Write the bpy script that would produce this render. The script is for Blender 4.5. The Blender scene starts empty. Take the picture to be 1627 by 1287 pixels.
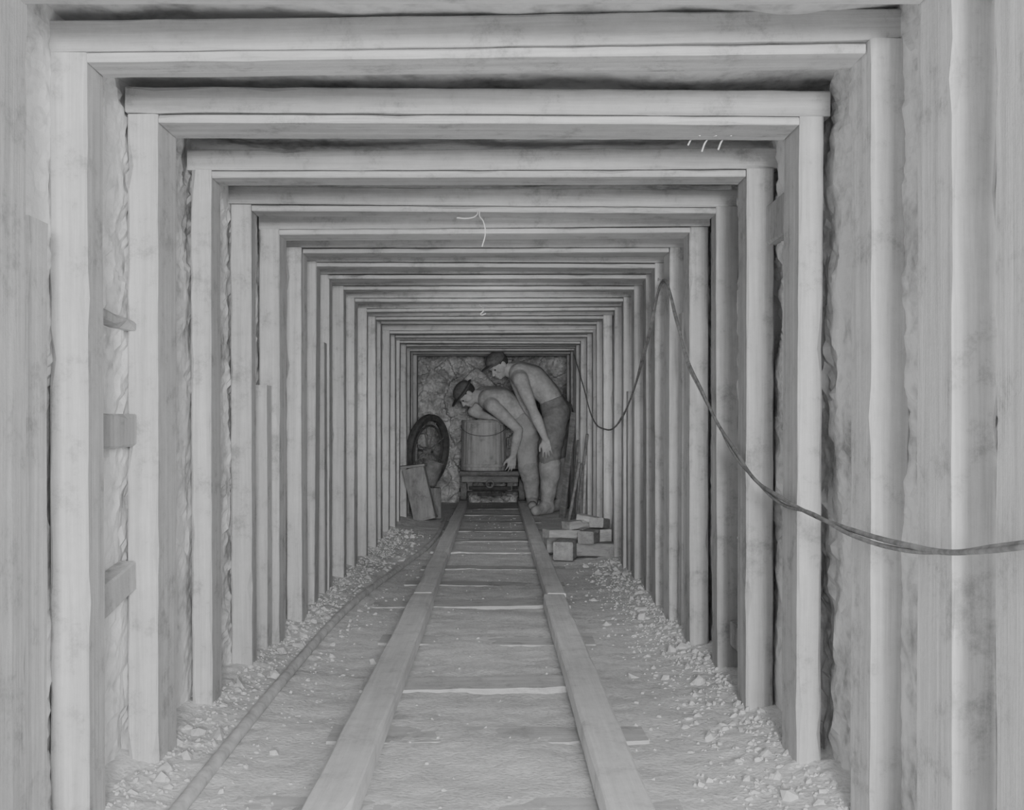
import bpy, bmesh, math, random
from mathutils import Vector, Matrix, noise, Euler
R = random.Random(7)
C = bpy.context
col = C.scene.collection
CAMH = 0.8; F = 1800.0; VX = 788.0; VY = 680.0
def P(px, py, d):
    return Vector(((px-VX)*d/F, d, CAMH-(py-VY)*d/F))

# ---------------------------------------------------------------- materials
def nmat(name):
    m = bpy.data.materials.new(name); m.use_nodes = True
    nt = m.node_tree; nt.nodes.clear()
    out = nt.nodes.new('ShaderNodeOutputMaterial'); b = nt.nodes.new('ShaderNodeBsdfPrincipled')
    nt.links.new(b.outputs[0], out.inputs[0])
    return m, nt, b
def N(nt, t, **kw):
    n = nt.nodes.new(t)
    for k, v in kw.items(): setattr(n, k, v)
    return n
def ramp(nt, stops):
    r = N(nt, 'ShaderNodeValToRGB'); cr = r.color_ramp
    while len(cr.elements) < len(stops): cr.elements.new(0.5)
    for e, (p, v) in zip(cr.elements, stops):
        e.position = p; e.color = (v, v, v, 1)
    return r
def wood(name, scale, lo, hi, rough=0.85, rnd=0.2, bump=0.35, stain=0.35):
    m, nt, b = nmat(name); L = nt.links.new
    tc = N(nt, 'ShaderNodeTexCoord'); oi = N(nt, 'ShaderNodeObjectInfo')
    off = N(nt, 'ShaderNodeVectorMath', operation='SCALE'); off.inputs[0].default_value = (13, 29, 17)
    L(oi.outputs['Random'], off.inputs['Scale'])
    add = N(nt, 'ShaderNodeVectorMath', operation='ADD'); L(tc.outputs['Object'], add.inputs[0]); L(off.outputs[0], add.inputs[1])
    mp = N(nt, 'ShaderNodeMapping'); mp.inputs['Scale'].default_value = scale; L(add.outputs[0], mp.inputs[0])
    n1 = N(nt, 'ShaderNodeTexNoise'); n1.inputs['Scale'].default_value = 1.0; n1.inputs['Detail'].default_value = 8
    n1.inputs['Roughness'].default_value = 0.75; n1.inputs['Distortion'].default_value = 0.25
    L(mp.outputs[0], n1.inputs['Vector'])
    r1 = ramp(nt, [(0.36, lo), (0.5, (lo+hi)/2), (0.62, hi)]); L(n1.outputs['Fac'], r1.inputs[0])
    n2 = N(nt, 'ShaderNodeTexNoise'); n2.inputs['Scale'].default_value = 8.0; n2.inputs['Detail'].default_value = 10
    n2.inputs['Roughness'].default_value = 0.78
    L(add.outputs[0], n2.inputs['Vector'])
    r2 = ramp(nt, [(0.34, 1-stain), (0.46, 1.0), (0.68, 1.14)]); L(n2.outputs['Fac'], r2.inputs[0])
    mu = N(nt, 'ShaderNodeMix', data_type='RGBA', blend_type='MULTIPLY'); mu.inputs[0].default_value = 1
    L(r1.outputs[0], mu.inputs[6]); L(r2.outputs[0], mu.inputs[7])
    mr = N(nt, 'ShaderNodeMapRange'); mr.inputs[3].default_value = 1-rnd; mr.inputs[4].default_value = 1+rnd*0.2
    L(oi.outputs['Random'], mr.inputs[0])
    m2 = N(nt, 'ShaderNodeMix', data_type='RGBA', blend_type='MULTIPLY'); m2.inputs[0].default_value = 1
    L(mu.outputs[2], m2.inputs[6]); L(mr.outputs[0], m2.inputs[7])
    L(m2.outputs[2], b.inputs['Base Color'])
    b.inputs['Roughness'].default_value = rough
    b.inputs['Specular IOR Level'].default_value = 0.2
    ad = N(nt, 'ShaderNodeMath', operation='ADD'); L(n1.outputs['Fac'], ad.inputs[0]); L(n2.outputs['Fac'], ad.inputs[1])
    bp = N(nt, 'ShaderNodeBump'); bp.inputs['Strength'].default_value = bump; bp.inputs['Distance'].default_value = 0.008
    L(ad.outputs[0], bp.inputs['Height']); L(bp.outputs[0], b.inputs['Normal'])
    return m
def rocky(name, stops, scale=6, bump=0.6, dist=0.03, fine=40, mixf=0.3, distort=0.0):
    m, nt, b = nmat(name); L = nt.links.new
    tc = N(nt, 'ShaderNodeTexCoord')
    n1 = N(nt, 'ShaderNodeTexNoise'); n1.inputs['Scale'].default_value = scale; n1.inputs['Detail'].default_value = 9
    n1.inputs['Roughness'].default_value = 0.65; n1.inputs['Distortion'].default_value = distort
    n2 = N(nt, 'ShaderNodeTexNoise'); n2.inputs['Scale'].default_value = fine; n2.inputs['Detail'].default_value = 5
    L(tc.outputs['Object'], n1.inputs['Vector']); L(tc.outputs['Object'], n2.inputs['Vector'])
    mx = N(nt, 'ShaderNodeMix', data_type='FLOAT'); mx.inputs[0].default_value = mixf
    L(n1.outputs['Fac'], mx.inputs[2]); L(n2.outputs['Fac'], mx.inputs[3])
    r = ramp(nt, stops); L(mx.outputs[0], r.inputs[0]); L(r.outputs[0], b.inputs['Base Color'])
    b.inputs['Roughness'].default_value = 0.95; b.inputs['Specular IOR Level'].default_value = 0.15
    bp = N(nt, 'ShaderNodeBump'); bp.inputs['Strength'].default_value = bump; bp.inputs['Distance'].default_value = dist
    L(mx.outputs[0], bp.inputs['Height']); L(bp.outputs[0], b.inputs['Normal'])
    return m
M_POST = wood('sawn_timber_upright', (40, 40, 1.3), 0.5, 0.68)
M_CAP = wood('sawn_timber_crosswise', (1.3, 40, 40), 0.5, 0.68)
M_RAIL = wood('worn_rail_timber', (40, 1.5, 40), 0.74, 0.88, rnd=0.06, stain=0.22)
M_SLEEP = wood('muddy_sleeper_timber', (3, 36, 36), 0.58, 0.72, rnd=0.15, stain=0.3)
M_SLEEPL = wood('clean_sleeper_timber', (3, 36, 36), 0.66, 0.8, rnd=0.1, stain=0.3)
M_BLOCK = wood('offcut_timber', (6, 26, 26), 0.34, 0.54, rnd=0.35)
M_BOX = wood('box_timber', (20, 20, 4), 0.28, 0.44, rnd=0.1)
M_DARKWOOD = wood('dark_weathered_timber', (6, 6, 24), 0.2, 0.38, rnd=0.2)
M_STAVE = wood('tub_staves', (26, 26, 2), 0.44, 0.58, rnd=0.02, stain=.35)
M_ROCK = rocky('clay_rock_wall', [(0.36, 0.42), (0.43, 0.66), (0.48, 0.82), (0.54, 0.95)], 4.2, 0.6, 0.022, 30)
M_FACE = rocky('tunnel_face_rock', [(0.38, 0.38), (0.48, 0.56), (0.58, 0.82)], 7, 0.5, 0.012, 40)
M_DIRT = rocky('dirt_floor', [(0.38, 0.66), (0.48, 0.80), (0.6, 0.90)], 8, 0.6, 0.012, 90, 0.5, 0.0)
M_STONE = rocky('loose_stone', [(0.35, 0.52), (0.6, 0.70)], 9, 0.5, 0.01)
M_IRON = rocky('rusty_iron', [(0.35, 0.16), (0.6, 0.3)], 14, 0.3, 0.004)
M_BLACK = rocky('black_iron', [(0.35, 0.07), (0.6, 0.14)], 14, 0.3, 0.004)
M_PIPE = rocky('dusty_pipe', [(0.35, 0.5), (0.6, 0.78)], 10, 0.3, 0.004)
M_CABLE = rocky('rubber_cable', [(0.35, 0.18), (0.6, 0.32)], 20, 0.2, 0.002)
M_STRING = rocky('pale_string', [(0.3, 0.8), (0.6, 0.9)], 20, 0.1, 0.001)
M_SKIN = rocky('dusty_skin', [(0.36, 0.46), (0.6, 0.66)], 11, 0.15, 0.01)
M_TROUS = rocky('work_trousers', [(0.38, 0.24), (0.58, 0.36)], 6, 0.4, 0.02)
M_SHORT = rocky('faded_work_trousers', [(0.38, 0.42), (0.58, 0.56)], 6, 0.4, 0.02)
M_BOOT = rocky('rubber_boot', [(0.38, 0.38), (0.58, 0.56)], 8, 0.2, 0.01)
M_HAIR = rocky('dark_hair', [(0.35, 0.06), (0.6, 0.12)], 60, 0.5, 0.004)
M_HAT = rocky('dark_felt_hat', [(0.35, 0.14), (0.6, 0.24)], 30, 0.2, 0.004)

# ---------------------------------------------------------------- helpers
def meta(o, label=None, cat=None, group=None, kind=None):
    if label: o['label'] = label
    if cat: o['category'] = cat
    if group: o['group'] = group
    if kind: o['kind'] = kind
    return o
def obj(name, bm, mat, parent=None, smooth=False, **kw):
    me = bpy.data.meshes.new(name)
    if isinstance(bm, bmesh.types.BMesh):
        bmesh.ops.recalc_face_normals(bm, faces=bm.faces[:])
        bm.to_mesh(me); bm.free()
    else: me = bm
    if smooth:
        for p in me.polygons: p.use_smooth = True
    me.materials.clear(); me.materials.append(mat)
    o = bpy.data.objects.new(name, me); col.objects.link(o)
    if parent: o.parent = parent; o.matrix_parent_inverse = Matrix.Translation(parent.location).inverted()
    return meta(o, **kw)
def empty(name, loc, **kw):
    e = bpy.data.objects.new(name, None); e.location = loc; e.empty_display_size = 0.1
    col.objects.link(e); return meta(e, **kw)
def beam(L, w, h, axis, c=0.0045, n=10, wob=0.0012, taper=1.0, seed=None):
    """bevelled sawn timber, long axis X/Y/Z centred; w,h are the two others in axis order"""
    r = random.Random(seed if seed is not None else R.random())
    bm = bmesh.new(); rings = []
    ph = [r.uniform(0, 6) for _ in range(4)]
    for i in range(n+1):
        t = i/n; ox = wob*1.3*math.sin(ph[0]+t*2.5); oy = wob*1.3*math.sin(ph[1]+t*3)
        k = 1+(taper-1)*t
        hw, hh = w/2*k, h/2*k; ring = []
        for sx, sy, a in ((1, 1, 0), (-1, 1, 1), (-1, -1, 0), (1, -1, 1)):
            cc = c*r.uniform(0.4, 1.5)
            if r.random() < .08: cc *= 2.4
            pts = [(sx*hw, sy*(hh-cc)), (sx*(hw-cc), sy*hh)]
            if a: pts.reverse()
            for (u, v) in pts:
                u += ox+r.uniform(-wob, wob)*0.35; v += oy+r.uniform(-wob, wob)*0.35
                l = (t-0.5)*L
                co = {'X': (l, u, v), 'Y': (u, l, v), 'Z': (u, v, l)}[axis]
                ring.append(bm.verts.new(co))
        rings.append(ring)
    for a, b in zip(rings, rings[1:]):
        for j in range(8):
            bm.faces.new((a[j], a[(j+1) % 8], b[(j+1) % 8], b[j]))
    bm.faces.new(rings[0]); bm.faces.new(rings[-1][::-1])
    return bm
def xf(bm, M):
    bmesh.ops.transform(bm, matrix=M, verts=bm.verts[:]); return bm
def merge(dst, src):
    me = bpy.data.meshes.new('tmp'); src.to_mesh(me); src.free(); dst.from_mesh(me); bpy.data.meshes.remove(me); return dst
def align(d, up=Vector((0, 0, 1))):
    return d.to_track_quat('Z', 'Y').to_matrix().to_4x4()
def cyl(p0, p1, r0, r1=None, seg=16):
    r1 = r0 if r1 is None else r1; d = p1-p0
    bm = bmesh.new(); bmesh.ops.create_cone(bm, cap_ends=True, segments=seg, radius1=r0, radius2=r1, depth=d.length)
    return xf(bm, Matrix.Translation((p0+p1)/2) @ align(d))
def lathe(prof, seg=40, groove=0):
    bm = bmesh.new(); rings = []
    for (r, z) in prof:
        ring = []
        for i in range(seg):
            a = 2*math.pi*i/seg; rr = r-(groove if i % 3 == 0 else 0)
            ring.append(bm.verts.new((rr*math.cos(a), rr*math.sin(a), z)))
        rings.append(ring)
    for a, b in zip(rings, rings[1:]):
        for j in range(seg): bm.faces.new((a[j], a[(j+1) % seg], b[(j+1) % seg], b[j]))
    bm.faces.new(rings[0][::-1]); bm.faces.new(rings[-1])
    return bm
def torus(Rm, r, seg=48, ms=10):
    bm = bmesh.new(); rings = []
    for i in range(seg):
        a = 2*math.pi*i/seg
        rings.append([bm.verts.new(((Rm+r*math.cos(b))*math.cos(a), (Rm+r*math.cos(b))*math.sin(a), r*math.sin(b))) for b in [2*math.pi*k/ms for k in range(ms)]])
    for i in range(seg):
        a, b = rings[i], rings[(i+1) % seg]
        for j in range(ms): bm.faces.new((a[j], b[j], b[(j+1) % ms], a[(j+1) % ms]))
    return bm
def tube(name, pts, r, mat, parent=None, **kw):
    cu = bpy.data.curves.new(name, 'CURVE'); cu.dimensions = '3D'; cu.bevel_depth = r; cu.bevel_resolution = 3; cu.use_fill_caps = True
    sp = cu.splines.new('BEZIER'); sp.bezier_points.add(len(pts)-1)
    for bp, p in zip(sp.bezier_points, pts):
        bp.co = p; bp.handle_left_type = bp.handle_right_type = 'AUTO'
    o = bpy.data.objects.new('t', cu); col.objects.link(o)
    C.view_layer.update()
    me = bpy.data.meshes.new_from_object(o.evaluated_get(C.evaluated_depsgraph_get()))
    bpy.data.objects.remove(o)
    return obj(name, me, mat, parent, smooth=True, **kw)

# ---------------------------------------------------------------- shell
XL, XR, ZC = -0.793, 0.712, 1.504
PW, SPR, CHT, DEP = 0.074, 0.022, 0.062, 0.13
def fr(p, o=4): return noise.fractal(p, 0.9, 2.1, o)
def clamp01(n): return max(0, min(1, n))
def grid(nu, nv, fn):
    bm = bmesh.new(); V = [[bm.verts.new(fn(i/nu, j/nv)) for j in range(nv+1)] for i in range(nu+1)]
    for i in range(nu):
        for j in range(nv): bm.faces.new((V[i][j], V[i+1][j], V[i+1][j+1], V[i][j+1]))
    return bm
Y0, Y1 = 1.2, 12.45
def chunks(p):
    d, pts = noise.voronoi(p)
    return noise.cell(pts[0]*7.3)*.6+min(1, (d[1]-d[0])*2)*.4
def recess(s, y, z):
    n = fr(Vector((s, y*2.2, z*1.8)))*0.4+0.4
    m = chunks(Vector((s, y*9, z*7)))*.45+chunks(Vector((s+3, y*22, z*18)))*.25-.33
    return 0.065+0.034*clamp01(n+m)+.003*fr(Vector((s, y*40, z*40)))
def wl(u, v):
    y = Y0+(Y1-Y0)*u; z = -0.15+1.85*v
    return (XL-recess(1.7, y, z), y, z)
def wr(u, v):
    y = Y0+(Y1-Y0)*u; z = -0.15+1.85*v
    return (XR+recess(9.7, y, z), y, z)
def wc(u, v):
    y = Y0+(Y1-Y0)*u; x = -1.0+1.95*v; n = fr(Vector((x*3, y*3, 5)))*0.5+0.5
    return (x, y, ZC+SPR+CHT+0.004+0.035*clamp01(n))
def ground(x, y):
    e = max(0, -x-0.5)/0.35 if x < 0 else max(0, x-0.45)/0.35
    return -0.006+0.045*min(1.3, e)**1.5+0.007*fr(Vector((x*4, y*4, 2)))+(0.003+.008*min(1, e))*fr(Vector((x*26, y*26, 4)))
YF = 0.4
def wf(u, v):
    y = YF+(Y1-YF)*u; x = -1.0+1.95*v
    return (x, y, ground(x, y))
def wb(u, v):
    x = -1.0+1.95*u; z = -0.15+1.9*v
    p = Vector((x, 3, z))
    return (x, Y1-0.16-0.10*fr(p*2.2, 3)-0.10*chunks(p*4.5)-0.04*chunks(p*11)-.006*fr(p*30), z)
obj('wall_left', grid(680, 115, wl), M_ROCK, kind='structure', smooth=False)
obj('wall_right', grid(680, 115, wr), M_ROCK, kind='structure', smooth=False)
obj('ceiling', grid(330, 50, wc), M_ROCK, kind='structure', smooth=True)
obj('floor', grid(640, 120, wf), M_DIRT, kind='structure', smooth=True)
obj('wall_back', grid(140, 140, wb), M_FACE, kind='structure')

# ---------------------------------------------------------------- timber sets
ZF = [1.60, 1.893, 2.30, 2.75, 3.27, 3.78, 4.20, 4.69, 5.11, 5.51, 5.95, 6.43, 6.92, 7.45, 7.92, 8.45, 8.95, 9.45, 9.95, 10.4, 10.85, 11.3]
tilt = {2: 0.020, 3: -0.006}
for i, zf in enumerate(ZF):
    yc = zf-DEP/2; xl = XL+R.uniform(-.003, .018); xr = XR+R.uniform(-.018, .003)
    dz = R.uniform(-.012, .012) if i > 3 else 0.0
    tl = tilt.get(i, R.uniform(-.010, .010))
    x0, x1 = xl-PW-R.uniform(-.008, .004), xr+PW+(R.choice([-.004, .012, .02]))
    ang = math.atan2(tl, xr-xl)
    def under(x): return ZC+dz+tl*(x-(xl+xr)/2)/(xr-xl)+tl/2
    d = DEP+R.uniform(-.02, .03)
    ch = CHT+R.uniform(-.008, .004)
    o = obj('timber_crosspiece', beam(x1-x0, d, ch, 'X', c=.004, n=24), M_CAP, label='sawn timber crosspiece lying across two tunnel posts under the roof', cat='roof timber', group='tunnel roof crosspieces')
    cx = (x0+x1)/2; o.location = (cx, yc, under(cx)+SPR+ch/2/math.cos(ang)); o.rotation_euler = (0, -ang, 0)
    o = obj('spreader_board', beam(xr-xl-.003, d-R.uniform(0, .02), SPR-.004, 'X', c=.003, n=24, wob=.0006), M_CAP, label='thin sawn board wedged between two post tops under the crosspiece', cat='board', group='spreader boards between post tops')
    cx = (xl+xr)/2; o.location = (cx, yc+R.uniform(-.006, .006), under(cx)+SPR/2-.0015); o.rotation_euler = (0, -ang, 0)
    for s in (-1, 1):
        w_ = PW+R.uniform(-.022, .002)
        xc = xl-w_/2 if s < 0 else xr+w_/2
        top = under(xc)+SPR-0.001; bot = ground(xc, yc)-0.05
        dd = d+R.uniform(-.03, .02)
        p = obj('timber_post', beam(top-bot, w_, dd, 'Z', n=26, wob=.0013), M_POST,
                label='rough sawn upright timber post set against the clay rock wall', cat='post', group='tunnel timber posts')
        p.location = (xc, yc+R.uniform(-.012, .012), (top+bot)/2)
        p.rotation_euler = (R.uniform(-.006, .006), R.uniform(-.004, .004), R.uniform(-.05, .05))
for (x, y, h, w) in ((-.838, 1.995, 1.167, .066), (-.825, 4.0, .95, .05), (-.825, 5.33, 1.2, .05), (.748, 4.45, 1.25, .05), (.745, 6.2, 1.0, .05)):
    o = obj('timber_post', beam(h+.05, w, .09, 'Z', n=18), M_POST, label='shorter rough timber post packed between full-height posts', cat='post', group='tunnel timber posts')
    o.location = (x, y, (h-.05)/2)

# blocks wedged behind posts
def block(name, loc, size, rot, mat, seed, **kw):
    o = obj(name, beam(size[0], size[1], size[2], 'X', c=0.005, n=5, seed=seed), mat, **kw)
    o.location = loc; o.rotation_euler = rot; return o
WL = dict(label='short wooden wedge block jammed between post and rock wall', cat='wedge', group='wedge blocks behind posts')
for (py, d, h, rot) in ((503, 2.46, .022, .1), (684, 2.46, .075, 0), (945, 2.46, .07, -.35)):
    q = P(184, py, d); block('wooden_wedge', (XL-PW+.015, d, q.z), (.30, .045, h), (0, rot*0.4, math.pi/2), M_POST, py, **WL)
for (py, d, h, m) in ((1018, 3.52, .08, M_POST), (345, 3.02, .11, M_POST), (752, 1.41, .016, M_IRON)):
    q = P(0, py, d); block('wooden_wedge', (XR+PW-.015, d, q.z), (.30, .04, h), (0, 0, math.pi/2), m, py, **WL)

# ---------------------------------------------------------------- track
SL = [1.75, 2.38, 2.98, 3.54, 4.3, 5.16, 5.85, 6.5, 7.35, 8.1, 8.9, 9.7, 10.5, 11.3]
for i, y in enumerate(SL):
    clear = y in (3.54, 5.16, 7.35)
    xa = -0.56 if y in (2.38, 5.16) else -0.40-R.uniform(0, .03); xb = 0.325+R.uniform(0, .02)
    if not clear: xa -= R.uniform(0, .08); xb += R.uniform(0, .08)
    o = obj('railway_sleeper', beam(xb-xa, .20+R.uniform(-.02, .03), .06, 'X', n=12, wob=.003, c=.016), M_SLEEPL if clear else M_SLEEP, label='mud-caked wooden sleeper half buried under the rails', cat='railway sleeper', group='track sleepers')
    o.location = ((xa+xb)/2, y, (-.027 if clear else -0.0325)+R.uniform(-.001, .001)); o.rotation_euler = (0, 0, R.uniform(-.02, .02))
RH = 0.062
for (xa, xb, ya, yb) in ((-.374, -.278, .5, 5.04), (-.370, -.284, 5.05, 12.0), (.212, .305, .5, 5.00), (.224, .308, 5.01, 12.0)):
    o = obj('wooden_rail', beam(yb-ya, xb-xa, RH, 'Y', n=26, wob=.002, c=.006), M_RAIL, label='squared wooden rail beam laid lengthwise on sleepers', cat='rail', group='wooden track rails')
    o.location = ((xa+xb)/2, (ya+yb)/2, .006+RH/2)
PIPE = ((-.63, 1.2), (-.65, 2.3), (-.655, 3.6), (-.64, 5.0), (-.53, 6.6), (-.45, 7.7), (-.43, 9.2), (-.44, 9.9))
tube('pipe', [Vector((x, y, ground(x, y)+.014)) for x, y in PIPE], .016, M_PIPE,
     label='dusty thin pipe running along the dirt beside the rail', cat='pipe')

# rubble
def pipe_x(y):
    for (a, b) in zip(PIPE, PIPE[1:]):
        if a[1] <= y <= b[1]: return a[0]+(b[0]-a[0])*(y-a[1])/(b[1]-a[1])
    return -.45
bm = bmesh.new()
for i in range(9500):
    s = -1 if R.random() < .5 else 1; y = .9+11.0*R.random()
    a = abs(R.gauss(0, .12))
    x = XL-.02+a if s < 0 else XR+.02-a
    if R.random() < .08: x = R.uniform(-.75, .68)
    q = R.random(); r = R.uniform(.003, .007) if q < .85 else (R.uniform(.007, .013) if q < .975 else R.uniform(.013, .026))
    if -.42 < x < -.24 or .17 < x < .35 or abs(x-pipe_x(y)) < .035: continue
    if -.3 < x < .25 and r > .008: continue
    if y > 6.7 and y < 7.3 and x > .25: continue
    if y > 8.8 and (x > .4 or x < -.4): continue
    b2 = bmesh.new(); bmesh.ops.create_icosphere(b2, subdivisions=1, radius=r)
    for v in b2.verts: v.co *= R.uniform(.7, 1.25)
    xf(b2, Matrix.Translation((x, y, ground(x, y)-r*.1)) @ Euler((R.random()*6, R.random()*6, 0)).to_matrix().to_4x4() @ Matrix.Diagonal((1.2, .9, .65, 1)))
    merge(bm, b2)
obj('rubble', bm, M_STONE, label='scattered loose stones and clay crumbs on the tunnel floor', cat='rubble', kind='stuff')

# ---------------------------------------------------------------- cable
pts = [(1.25, .68), (1.53, .645), (1.70, .618), (1.875, .604), (2.13, .607), (2.42, .617), (2.73, .633), (2.96, .672), (3.21, .735), (3.47, .82), (3.74, .925), (4.0, 1.05), (4.24, 1.20), (4.6, 1.40), (5.0, 1.217), (5.68, .958), (6.4, .82), (7.12, .79), (7.9, .87), (8.87, 1.145), (9.9, 1.44)]
cb = empty('electric_cable', (XR-.02, 4.6, 1.40), label='dark twin-strand electric cable draped in loops along the posts', cat='cable')
tube('cable_strand', [Vector((XR-.034+R.uniform(-.004, .004), y, z+R.uniform(-.007, .007)*(k not in (13,)))) for k, (y, z) in enumerate(pts)], .0048, M_CABLE, cb)
tube('cable_strand', [Vector((XR-.036-.005*math.sin(k*1.9), y, z+.003-.014*abs(math.sin(k*1.3)))) for k, (y, z) in enumerate(pts[:17])], .0040, M_CABLE, cb)
obj('nail', merge(cyl(Vector((XR+.01, 4.61, 1.396)), Vector((XR-.05, 4.61, 1.404)), .003, seg=8), cyl(Vector((XR-.05, 4.61, 1.404)), Vector((XR-.053, 4.61, 1.4045)), .007, seg=10)), M_IRON, label='iron nail in post holding up the cable', cat='nail')
S = dict(label='thin pale string dangling from a roof board', cat='string', group='strings hanging from roof boards')
tube('string', [Vector((-.05, 3.68, 1.515)), P(762, 343, 3.65), P(768, 352, 3.63), P(771, 370, 3.63), P(766, 392, 3.63)], .0017, M_STRING, **S)
tube('string', [P(726, 346, 3.62), P(742, 347, 3.62), P(756, 343, 3.64), Vector((-.06, 3.68, 1.515))], .0017, M_STRING, **S)
for (a, b, c) in (((1112, 215), (1098, 222), (1093, 231)), ((1138, 215), (1121, 226), (1115, 241)), ((1162, 215), (1147, 224), (1141, 238))):
    tube('string', [P(a[0], a[1], 2.71), P(b[0], b[1], 2.77), P(c[0], c[1], 2.77)], .0020, M_STRING, **S)
tube('string', [P(762, 484, 6.40), P(768, 494, 6.30), P(764, 500, 6.29), P(772, 498, 6.29)], .0025, M_STRING, **S)

# ---------------------------------------------------------------- stack of offcuts
BL = dict(cat='wood block', group='stacked timber offcuts')
def blk(x, y, z, sx, sy, sz, rz, ry, lab, seed):
    o = obj('timber_offcut', beam(sx, sy, sz, 'X', c=.005, n=6, seed=seed), M_BLOCK, label=lab, **BL)
    o.location = (x, y, z+sz/2); o.rotation_euler = (0, ry, rz)
g0 = .008
blk(.44, 6.95, g0, .34, .12, .11, 1.35, 0, 'squared timber offcut at the base of a pile, end outward', 1)
blk(.625, 6.93, g0+.01, .26, .11, .08, -.35, 0, 'thick timber offcut lying askew at the base of a pile', 2)
blk(.39, 7.24, g0, .16, .12, .105, .2, 0, 'short timber offcut behind the base of a pile', 3)
blk(.42, 7.02, g0+.112, .24, .11, .05, .35, .03, 'flat timber offcut across the pile', 4)
blk(.585, 6.96, g0+.093, .24, .10, .075, 1.2, 0, 'timber offcut on edge in the middle of a pile', 5)
blk(.665, 7.02, g0+.093, .08, .12, .075, .1, 0, 'stubby timber offcut beside the tunnel post', 6)
blk(.645, 7.05, g0+.17, .14, .09, .06, 1.2, .10, 'small timber offcut resting on top of a pile', 7)
blk(.50, 7.08, g0+.165, .15, .09, .05, .5, -.08, 'small flat timber offcut topping a pile', 8)
blk(.575, 7.10, g0+.205, .12, .08, .04, -.5, .12, 'thin timber offcut tilted on top of a pile', 9)

# leaning boards
for (a, b, w, t, m) in ((P(893, 815, 10.0), P(912, 655, 9.9), .06, .02, M_DARKWOOD), (P(920, 818, 9.4), P(925, 668, 9.4), .04, .02, M_BLOCK),
                        (P(908, 822, 9.7), P(919, 700, 9.5), .03, .02, M_DARKWOOD), (P(927, 826, 9.0), P(931, 715, 8.9), .03, .02, M_BLOCK),
                        (P(903, 822, 9.55), P(921, 735, 9.25), .022, .022, M_BLOCK), (P(916, 828, 9.2), P(933, 690, 8.78), .02, .02, M_DARKWOOD)):
    a.z = ground(a.x, a.y)-.005; d = b-a
    o = obj('leaning_board', beam(d.length, t, w, 'Z', c=.003, seed=int(a.x*1000)), m, label='narrow wooden board leaning against the tunnel posts', cat='board', group='boards leaning on posts')
    o.location = (a+b)/2; o.rotation_euler = d.to_track_quat('Z', 'Y').to_euler()

# ---------------------------------------------------------------- trolley
TX, TY = -.06, 11.62; RT = .006+RH
tr = empty('mine_trolley', (TX, TY, RT), label='low flat wooden mine trolley on iron wheels carrying a tub', cat='cart')
bm = bmesh.new()
for k in range(5):
    merge(bm, xf(beam(.60, .125, .045, 'X', c=.004, n=6, seed=k), Matrix.Translation((TX, TY-.26+.13*k, .345))))
obj('deck', bm, M_DARKWOOD, tr)
for s in (-1, 1):
    obj('side_frame', xf(beam(.66, .06, .075, 'Y', c=.005, seed=20+s), Matrix.Translation((TX+s*.20, TY, .284))), M_DARKWOOD, tr)
obj('end_frame', xf(beam(.56, .05, .06, 'X', c=.005, seed=30), Matrix.Translation((TX, TY-.355, .29))), M_DARKWOOD, tr)
for dy in (-.22, .22):
    obj('axle', cyl(Vector((TX-.31, TY+dy, RT+.110)), Vector((TX+.31, TY+dy, RT+.110)), .016), M_BLACK, tr)
    for s in (-1, 1):
        wx = -.325 if s < 0 else .262
        pr = [(.03, -.03), (.034, -.02), (.09, -.018), (.105, -.026), (.105, .016), (.108, .02), (.108, .03), (.085, .028), (.08, .01), (.035, .01), (.03, .035)]
        w = lathe(pr, 32); M = Matrix.Translation((wx, TY+dy, RT+.110)) @ Matrix.Rotation(math.pi/2*(-s), 4, 'Y')
        wo = obj('wheel', xf(w, M), M_IRON, tr)
    for s in (-1, 1):
        obj('axle_box', xf(beam(.09, .05, .09, 'Y', c=.006, n=3, seed=5), Matrix.Translation((TX+s*.20, TY+dy, .215))), M_IRON, tr)
obj('brake_bar', merge(xf(beam(.42, .03, .035, 'X', c=.004, n=4), Matrix.Translation((TX, TY-.30, .2))), xf(beam(.25, .03, .03, 'X', c=.004, n=4), Matrix.Translation((TX, TY-.30, .135)))), M_BLACK, tr)
obj('coupling', xf(torus(.035, .009, 24, 8), Matrix.Translation((TX, TY-.40, .245)) @ Matrix.Rotation(1.2, 4, 'X')), M_IRON, tr)

BX, BY, BZ = -.125, 11.62, .369
tb = empty('tub', (BX, BY, BZ), label='pale round wooden stave tub standing on the mine trolley', cat='tub')
T = Matrix.Translation((BX, BY, BZ))
obj('body', xf(lathe([(.232, 0), (.236, .02), (.230, .25), (.222, .50), (.204, .50), (.210, .25), (.215, .04)], 60, .004), T), M_STAVE, tb)
for z in (.05,):
    r = .236-.014*z/.5
    obj('hoop', xf(lathe([(r+.001, z-.015), (r+.006, z-.013), (r+.006, z+.013), (r+.001, z+.015)], 60), T), M_STAVE, tb)
obj('rim', xf(torus(.217, .013, 60, 8), T @ Matrix.Translation((0, 0, .50))), M_STAVE, tb)
tube('handle', [Vector((BX+.232*math.cos(a)-.0, BY-.238*abs(math.sin(a)), BZ+.46-.11*math.sin(a))) for a in [math.pi*(k/12) for k in range(13)]], .004, M_IRON, tb)
bm = grid(14, 14, lambda u, v: (BX+(u-.5)*.28, BY+(v-.5)*.28, BZ+.42+.10*(1-(2*u-1)**2)*(1-(2*v-1)**2)+.06*fr(Vector((u*3, v*3, 1)))))
obj('clay_fill', bm, M_DIRT, tb, smooth=True)

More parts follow.
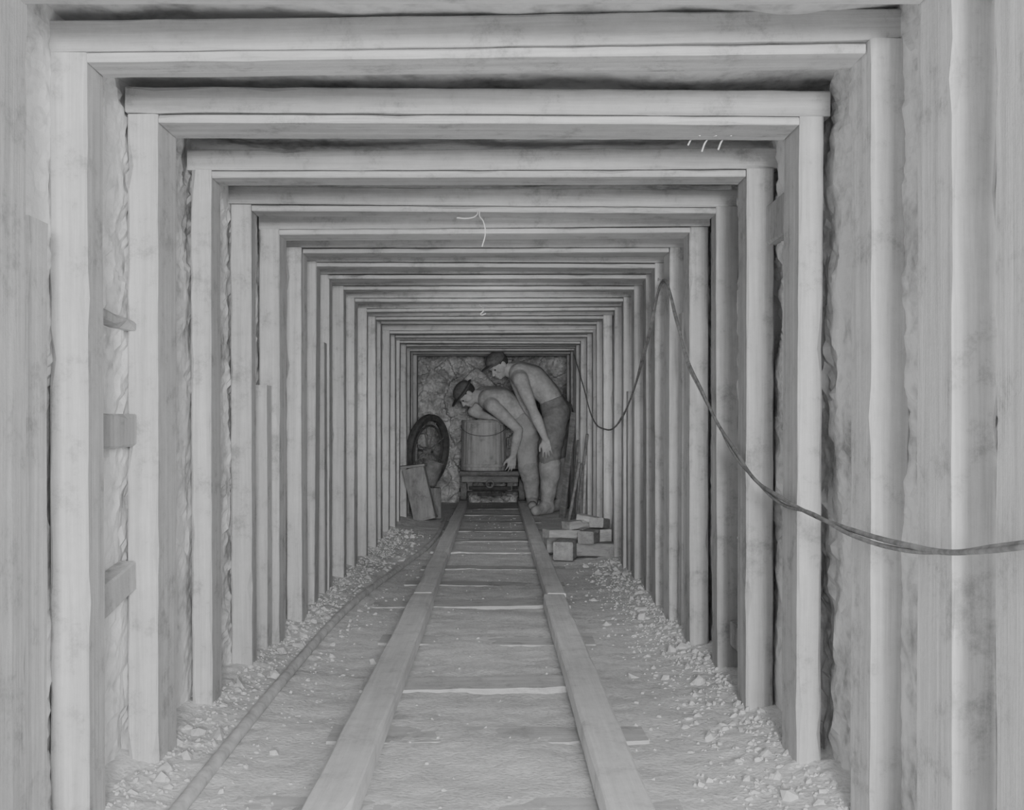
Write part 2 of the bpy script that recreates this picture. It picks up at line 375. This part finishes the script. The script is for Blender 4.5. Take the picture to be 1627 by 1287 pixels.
# ---------------------------------------------------------------- spoked wheel + stand
wc_ = P(680, 717, 10.35)
wh = empty('spoked_wheel_crank', (wc_.x, wc_.y, 0.0), label='large dark iron spoked wheel mounted on a stand beside the wall', cat='wheel')
MW = Matrix.Translation(wc_) @ Euler((math.radians(6), math.radians(-14), math.radians(60))).to_matrix().to_4x4() @ Matrix.Rotation(math.pi/2, 4, 'X')
rw = lathe([(.285, -.028), (.325, -.033), (.338, -.018), (.338, .018), (.325, .033), (.285, .028), (.276, 0), (.285, -.028)], 64)
for f in [f for f in rw.faces if len(f.verts) > 4]: rw.faces.remove(f)
obj('rim', xf(rw, MW), M_BLACK, wh, smooth=False)
obj('inner_ring', xf(torus(.235, .010, 56, 8), MW), M_BLACK, wh)
for k in range(8):
    a = math.pi*k/4+.2; c_, s_ = math.cos(a), math.sin(a)
    obj('spoke', xf(cyl(Vector((c_*.02, s_*.02, 0)), Vector((c_*.295, s_*.295, 0)), .007, .005, 10), MW), M_IRON, wh)
obj('hub', xf(lathe([(.02, -.04), (.03, -.035), (.03, .035), (.02, .04)], 24), MW), M_IRON, wh)
ax = MW.to_3x3() @ Vector((0, 0, 1))
if ax.y < 0: ax = -ax
obj('axle', cyl(wc_-ax*.05, wc_+ax*.16, .012), M_BLACK, wh)
sp = wc_+ax*.13
bm = bmesh.new()
for dx in (-.10, .10):
    foot = Vector((sp.x+dx*.3, sp.y+dx, .0)); d = (sp+Vector((0, 0, .03)))-foot
    merge(bm, xf(beam(d.length, .04, .04, 'Z', c=.004, n=5, seed=int(dx*100)), Matrix.Translation((foot+sp)/2) @ align(d)))
obj('stand', bm, M_DARKWOOD, wh)

# leaning wooden box and tin bucket
bx = empty('wooden_box', P(677, 826, 9.75), label='shallow wooden box tipped on end leaning beside the spoked wheel', cat='box')
bx.location.z = 0.012
MB = Matrix.Translation((bx.location.x, bx.location.y, .012)) @ Matrix.Rotation(math.radians(-13), 4, 'Y') @ Matrix.Rotation(math.radians(-8), 4, 'Z')
def bp(name, sx, sz, sy, x, y, z, seed):
    obj(name, xf(beam(sz, sx, sy, 'Z', c=.003, n=5, seed=seed), MB @ Matrix.Translation((x, y, z))), M_BOX, bx)
bp('front_panel', .19, .44, .018, 0, -.055, .24, 1)
bp('side_panel', .018, .44, .08, -.085, -.005, .24, 2)
bp('side_panel', .018, .44, .08, .085, -.005, .24, 3)
bp('base_panel', .19, .02, .11, 0, 0, .01, 4)
lid = obj('lid_board', xf(beam(.24, .13, .022, 'X', c=.003, n=5, seed=9), MB @ Matrix.Translation((-.01, -.01, .475)) @ Matrix.Rotation(math.radians(6), 4, 'Y')), M_BLOCK, bx)
pc = P(684, 752, 10.02)
sc = empty('tin_bucket', (pc.x, pc.y, pc.z-.11), label='small dark metal bucket propped between the box and the wheel', cat='bucket')
MS = Matrix.Translation(pc) @ Matrix.Rotation(.25, 4, 'Y')
obj('body', xf(lathe([(.06, -.11), (.075, -.10), (.095, .10), (.098, .105), (.090, .105), (.070, -.09)], 32), MS), M_IRON, sc, smooth=False)
obj('rim', xf(torus(.096, .006, 32, 8), MS @ Matrix.Translation((0, 0, .105))), M_IRON, sc)
o = block('timber_stump', (pc.x+.01, pc.y+.0, (pc.z-.125)/2), (max(.1, pc.z-.13), .13, .15), (0, math.pi/2, .2), M_DARKWOOD, 4, label='dark squared timber stump holding up a small bucket', cat='wood block')

# ---------------------------------------------------------------- people
def blob(name, parts, voxel, mat, parent=None, smooth_it=5, fold=0, **kw):
    bm = bmesh.new()
    for p in parts:
        if p[0] == 'c':
            _, a, ra, b, rb = p; d = b-a
            for (c, r) in ((a, ra), (b, rb)):
                s = bmesh.new(); bmesh.ops.create_uvsphere(s, u_segments=16, v_segments=10, radius=r); merge(bm, xf(s, Matrix.Translation(c)))
            if d.length > 1e-4:
                k = (ra-rb)/d.length if d.length > abs(ra-rb) else 0
                dn = d.normalized(); cs = math.sqrt(max(0, 1-k*k))
                merge(bm, cyl(a+dn*ra*k, b+dn*rb*k, ra*cs, rb*cs, 18))
        else:
            _, c, rad, M = p
            s = bmesh.new(); bmesh.ops.create_uvsphere(s, u_segments=24, v_segments=16, radius=1)
            merge(bm, xf(s, Matrix.Translation(c) @ M.to_4x4() @ Matrix.Diagonal((rad[0], rad[1], rad[2], 1))))
    me = bpy.data.meshes.new('b'); bm.to_mesh(me); bm.free()
    o = bpy.data.objects.new('b', me); col.objects.link(o)
    m = o.modifiers.new('r', 'REMESH'); m.mode = 'VOXEL'; m.voxel_size = voxel; m.use_smooth_shade = True
    m = o.modifiers.new('s', 'SMOOTH'); m.factor = .5; m.iterations = smooth_it
    C.view_layer.update()
    me2 = bpy.data.meshes.new_from_object(o.evaluated_get(C.evaluated_depsgraph_get()))
    bpy.data.objects.remove(o)
    if fold:
        ns = [v.normal.copy() for v in me2.vertices]
        for v, n in zip(me2.vertices, ns):
            f_ = noise.noise(Vector((v.co.x*5+v.co.z*4, v.co.y*5, v.co.z*9-v.co.x*5)))
            v.co += n*((1-abs(f_)*2.2)*fold)
    return obj(name, me2, mat, parent, smooth=True, **kw)
def frame(f, u):
    f = f.normalized(); s = f.cross(u).normalized(); u = s.cross(f).normalized()
    return f, u, s   # s = right-hand side
def hand(wrist, d, nrm, thumb_side, curl):
    d = d.normalized(); nrm = (nrm-d*nrm.dot(d)).normalized(); s = d.cross(nrm)*thumb_side
    out = []
    kn = []
    for i, o_ in enumerate((.034, .011, -.011, -.033)):
        k = wrist+d*(.092-(.004 if i in (0, 3) else 0)-(.006 if i == 3 else 0))+s*o_; kn.append(k)
        out.append(('c', wrist+d*.012+s*o_*.6, .018, k, .0135))
    for i, (k, L) in enumerate(zip(kn, (.076, .085, .079, .062))):
        p = k; a = curl*.5; r = .0100
        for seg, fr_ in enumerate((.45, .31, .24)):
            v = (d*math.cos(a)+nrm*math.sin(a)+s*(.16-.107*i)).normalized()
            q = p+v*L*fr_; out.append(('c', p, r, q, r*.9)); p = q; r *= .9; a += curl*.7
    t0 = wrist+d*.025+s*.022; t1 = t0+(d*.6+s*.75+nrm*.25).normalized()*.044; t2 = t1+(d*.85+s*.35+nrm*.35).normalized()*.034; t3 = t2+(d*.95+s*.05+nrm*.3).normalized()*.026
    out += [('c', t0, .017, t1, .0135), ('c', t1, .0135, t2, .0115), ('c', t2, .0115, t3, .0095)]
    return out
def person(name, J, f, u, label, gmat, gname, hat):
    f, u, s = frame(f, u); parts = []
    lat = (J['hl']-J['hr']).normalized()
    pel = (J['hl']+J['hr'])/2
    lat2 = (J['sl']-J['sr']).normalized()
    spine = [pel, J['waist'], J['chest'], J['upper']]
    lats = [lat, (lat*.7+lat2*.3).normalized(), (lat*.3+lat2*.7).normalized(), lat2]
    offs = [.065, .060, .082, .092]; rads = [.112, .108, .128, .104]
    for sg in (-1, 0, 1):
        for i in range(3):
            parts.append(('c', spine[i]+lats[i]*offs[i]*sg, rads[i], spine[i+1]+lats[i+1]*offs[i+1]*sg, rads[i+1]))
    for sd in 'lr':
        parts.append(('c', J['upper']+(J['s'+sd]-J['upper'])*.4+Vector((0, 0, .005)), .092, J['s'+sd], .074))
        sh, el, wr_ = J['s'+sd], J['e'+sd], J['w'+sd]
        mid = sh.lerp(el, .4); parts += [('c', J['upper'].lerp(sh, .7), .082, sh.lerp(el, .18), .068), ('c', sh, .070, mid, .063), ('c', mid, .063, el, .045)]
        fm = el.lerp(wr_, .3); parts += [('c', el, .045, fm, .052), ('c', fm, .052, wr_, .030)]
        parts += hand(wr_, J['d'+sd], J['n'+sd], J['t'+sd], J.get('c'+sd, .5))
        h, k, a, t = J['h'+sd], J['k'+sd], J['a'+sd], J['f'+sd]
        m1 = h.lerp(k, .35); parts += [('c', h, .098, m1, .085), ('c', m1, .085, k, .058)]
        back = Vector((.02, 0, 0)); m2 = k.lerp(a, .3)+back; parts += [('c', k, .057, m2, .056), ('c', m2, .056, a, .038)]
        td = (t-a); td.z = 0; td = td.normalized()
        parts += [('c', a-td*.045-Vector((0, 0, .035)), .034, t+Vector((0, 0, 0)), .028), ('c', a, .04, a+td*.08-Vector((0, 0, .03)), .034)]
    hc = J['head']
    parts.append(('c', J['upper']+(hc-J['upper'])*.15, .078, hc-f*.015-u*.05, .062))
    RM = Matrix((s, f, u)).transposed()
    parts += [('e', hc, (.074, .094, .088), RM), ('e', hc+u*.02-f*.012, (.076, .09, .088), RM),
              ('e', hc+f*.030-u*.058, (.055, .058, .062), RM), ('c', hc+f*.068-u*.098, .020, hc+f*.055-u*.095, .024),
              ('c', hc+f*.088-u*.004, .011, hc+f*.112-u*.040, .014), ('c', hc+f*.104-u*.042+s*.012, .010, hc+f*.104-u*.042-s*.012, .010),
              ('c', hc+f*.084+u*.018+s*.035, .012, hc+f*.084+u*.018-s*.035, .012),
              ('c', hc+f*.090-u*.066+s*.016, .009, hc+f*.090-u*.066-s*.016, .009), ('c', hc+f*.087-u*.080+s*.013, .0095, hc+f*.087-u*.080-s*.013, .0095)]
    for q in (-1, 1):
        parts.append(('e', hc+s*q*.078-u*.012-f*.004, (.012, .022, .034), RM))
        parts.append(('c', hc+s*q*.045+f*.06-u*.03, .02, hc+s*q*.05+f*.03-u*.05, .02))
    root = blob(name, parts, .0060, M_SKIN, None, 5, label=label, cat='person')
    for q in (-1, 1):
        b2 = bmesh.new(); bmesh.ops.create_uvsphere(b2, u_segments=12, v_segments=8, radius=.0095)
        obj('eye', xf(b2, Matrix.Translation(hc+s*q*.031+f*.082-u*.004)), M_HAIR, root, smooth=True)
    blob('hair', [('e', hc+u*.022-f*.022, (.083, .093, .092), RM)], .007, M_HAIR, root, 1)
    hp = [('e', hc+u*.062-f*.005, (.094, .108, .07), RM)]
    if hat == 'cap': hp.append(('e', hc+u*.052+f*.12, (.075, .065, .012), RM))
    else: hp.append(('e', hc+u*.045+f*.02, (.15, .17, .014), RM))
    blob('hat', hp, .007, M_HAT, root, 2)
    g = []
    for sg in (-1, 0, 1):
        g.append(('c', pel+lat*.07*sg, .130, pel.lerp(J['waist'], .35)+lat*.064*sg, .122))
    for sd in 'lr':
        h, k, a = J['h'+sd], J['k'+sd], J['a'+sd]; m1 = h.lerp(k, .35)
        m2 = k.lerp(a, .10)+Vector((.008, 0, 0)); g += [('c', h, .118, m1, .110), ('c', m1, .110, k, .092), ('c', k, .092, m2, .086)]
    blob(gname, g, .009, gmat, root, 4, fold=.011)
    for sd in 'lr':
        k, a, t = J['k'+sd], J['a'+sd], J['f'+sd]
        td = (t-a); td.z = 0; td = td.normalized(); top = k.lerp(a, .08)+Vector((.010, 0, 0)); m2 = k.lerp(a, .4)+Vector((.016, 0, 0))
        b = [('c', top, .104, m2, .088), ('c', m2, .088, a+Vector((0, 0, .03)), .062), ('c', a, .060, a-td*.04-Vector((0, 0, .04)), .048),
             ('c', a, .056, a+td*.08-Vector((0, 0, .04)), .048), ('c', a-td*.05-Vector((0, 0, .062)), .036, t-Vector((0, 0, .006)), .038), ('c', a+td*.08-Vector((0, 0, .05)), .045, t, .041)]
        blob('boot', b, .007, M_BOOT, root, 4, fold=.005)
    return root
A = dict(hl=P(884, 657, 10.52), hr=P(889, 655, 10.70), waist=P(873, 628, 10.61), chest=P(847, 602, 10.61), upper=P(824, 592, 10.60),
         sl=P(827, 603, 10.40), sr=P(818, 594, 10.80), head=P(792, 580, 10.55),
         el=P(847, 652, 10.31), wl=P(867, 698, 10.335), er=P(832, 640, 10.93), wr=P(862, 682, 10.92),
         kl=P(872, 733, 10.46), al=Vector(((870-788)*10.5/1800, 10.5, .10)), fl=Vector(((850-788)*10.5/1800, 10.34, .047)),
         kr=P(882, 728, 10.80), ar=Vector(((893-788)*10.9/1800, 10.90, .10)), fr=Vector(((876-788)*10.9/1800, 10.78, .047)),
         dl=Vector((.12, .05, -1)), nl=Vector((.15, 1, .05)), tl=-1, dr=Vector((.35, -.2, -.9)), nr=Vector((.8, -.2, .3)), tr=-1, cl=.25, cr=.4)
person('person', A, Vector((-.62, -.52, -.62)), Vector((-.52, -.2, .85)), 'stooping shirtless worker in cap, trousers and tall boots, hand on knee', M_TROUS, 'trousers', 'cap')
B = dict(hl=P(838, 678, 11.06), hr=P(844, 676, 11.24), waist=P(822, 654, 11.15), chest=P(797, 636, 11.15), upper=P(773, 632, 11.15),
         sl=P(783, 645, 10.96), sr=P(769, 634, 11.34), head=P(741, 626, 11.10),
         el=P(824, 683, 10.92), wl=P(815, 725, 10.99), er=P(750, 654, 11.26), wr=P(778, 663, 11.36),
         kl=P(838, 738, 11.05), al=Vector(((842-788)*11.1/1800+.02, 11.08, .10)), fl=Vector(((845-788)*11.1/1800, 10.88, .047)),
         kr=P(848, 736, 11.30), ar=Vector(((858-788)*11.3/1800, 11.38, .10)), fr=Vector(((854-788)*11.3/1800, 11.20, .047)),
         dl=Vector((-.15, .25, -1)), nl=Vector((-.3, .9, .1)), tl=-1, dr=Vector((.7, .4, -.2)), nr=Vector((-.1, -.1, -1)), tr=-1, cl=.45, cr=.5)
person('person', B, Vector((-.52, -.26, -.84)), Vector((-.84, -.2, .50)), 'bent shirtless worker in brimmed hat, faded trousers and boots over tub', M_SHORT, 'trousers', 'brim')

# ---------------------------------------------------------------- light
def area(name, loc, size, power, tgt, spread=180):
    l = bpy.data.lights.new(name, 'AREA'); l.shape = 'DISK'; l.size = size; l.energy = power; l.spread = math.radians(spread)
    o = bpy.data.objects.new(name, l); col.objects.link(o); o.location = loc
    o.rotation_euler = (Vector(tgt)-Vector(loc)).to_track_quat('-Z', 'Y').to_euler()
area('flash_lamp', (0.25, -2.0, 1.0), .6, 165, (0.1, 8, .78))
area('near_fill', (0.42, -.25, 1.15), .8, 23, (0.5, 8, .2))  # soft fill added beside the camera, brightens rock gaps and near right posts
area('middle_fill', (0, 3.2, .85), .9, 2.6, (0, 10, .75), 110)  # unseen fill disc added inside the tunnel to lift the middle sets
area('far_fill', (0, 4.6, .95), .8, 4.2, (0, 12, .6), 50)  # added narrow-beam fill, no real source; brightens the workers and tunnel face
w = bpy.data.worlds.new('world'); C.scene.world = w; w.use_nodes = True
w.node_tree.nodes['Background'].inputs[0].default_value = (.5, .5, .5, 1); w.node_tree.nodes['Background'].inputs[1].default_value = 1.1

cam = bpy.data.cameras.new('camera'); co = bpy.data.objects.new('camera', cam); col.objects.link(co)
co.location = (0, 0, CAMH); co.rotation_euler = (math.pi/2, 0, 0)
cam.sensor_width = 36; cam.lens = F/1627*36; cam.shift_x = (813.5-VX)/1627; cam.shift_y = (VY-643.5)/1627; cam.clip_start = .05
C.scene.camera = co
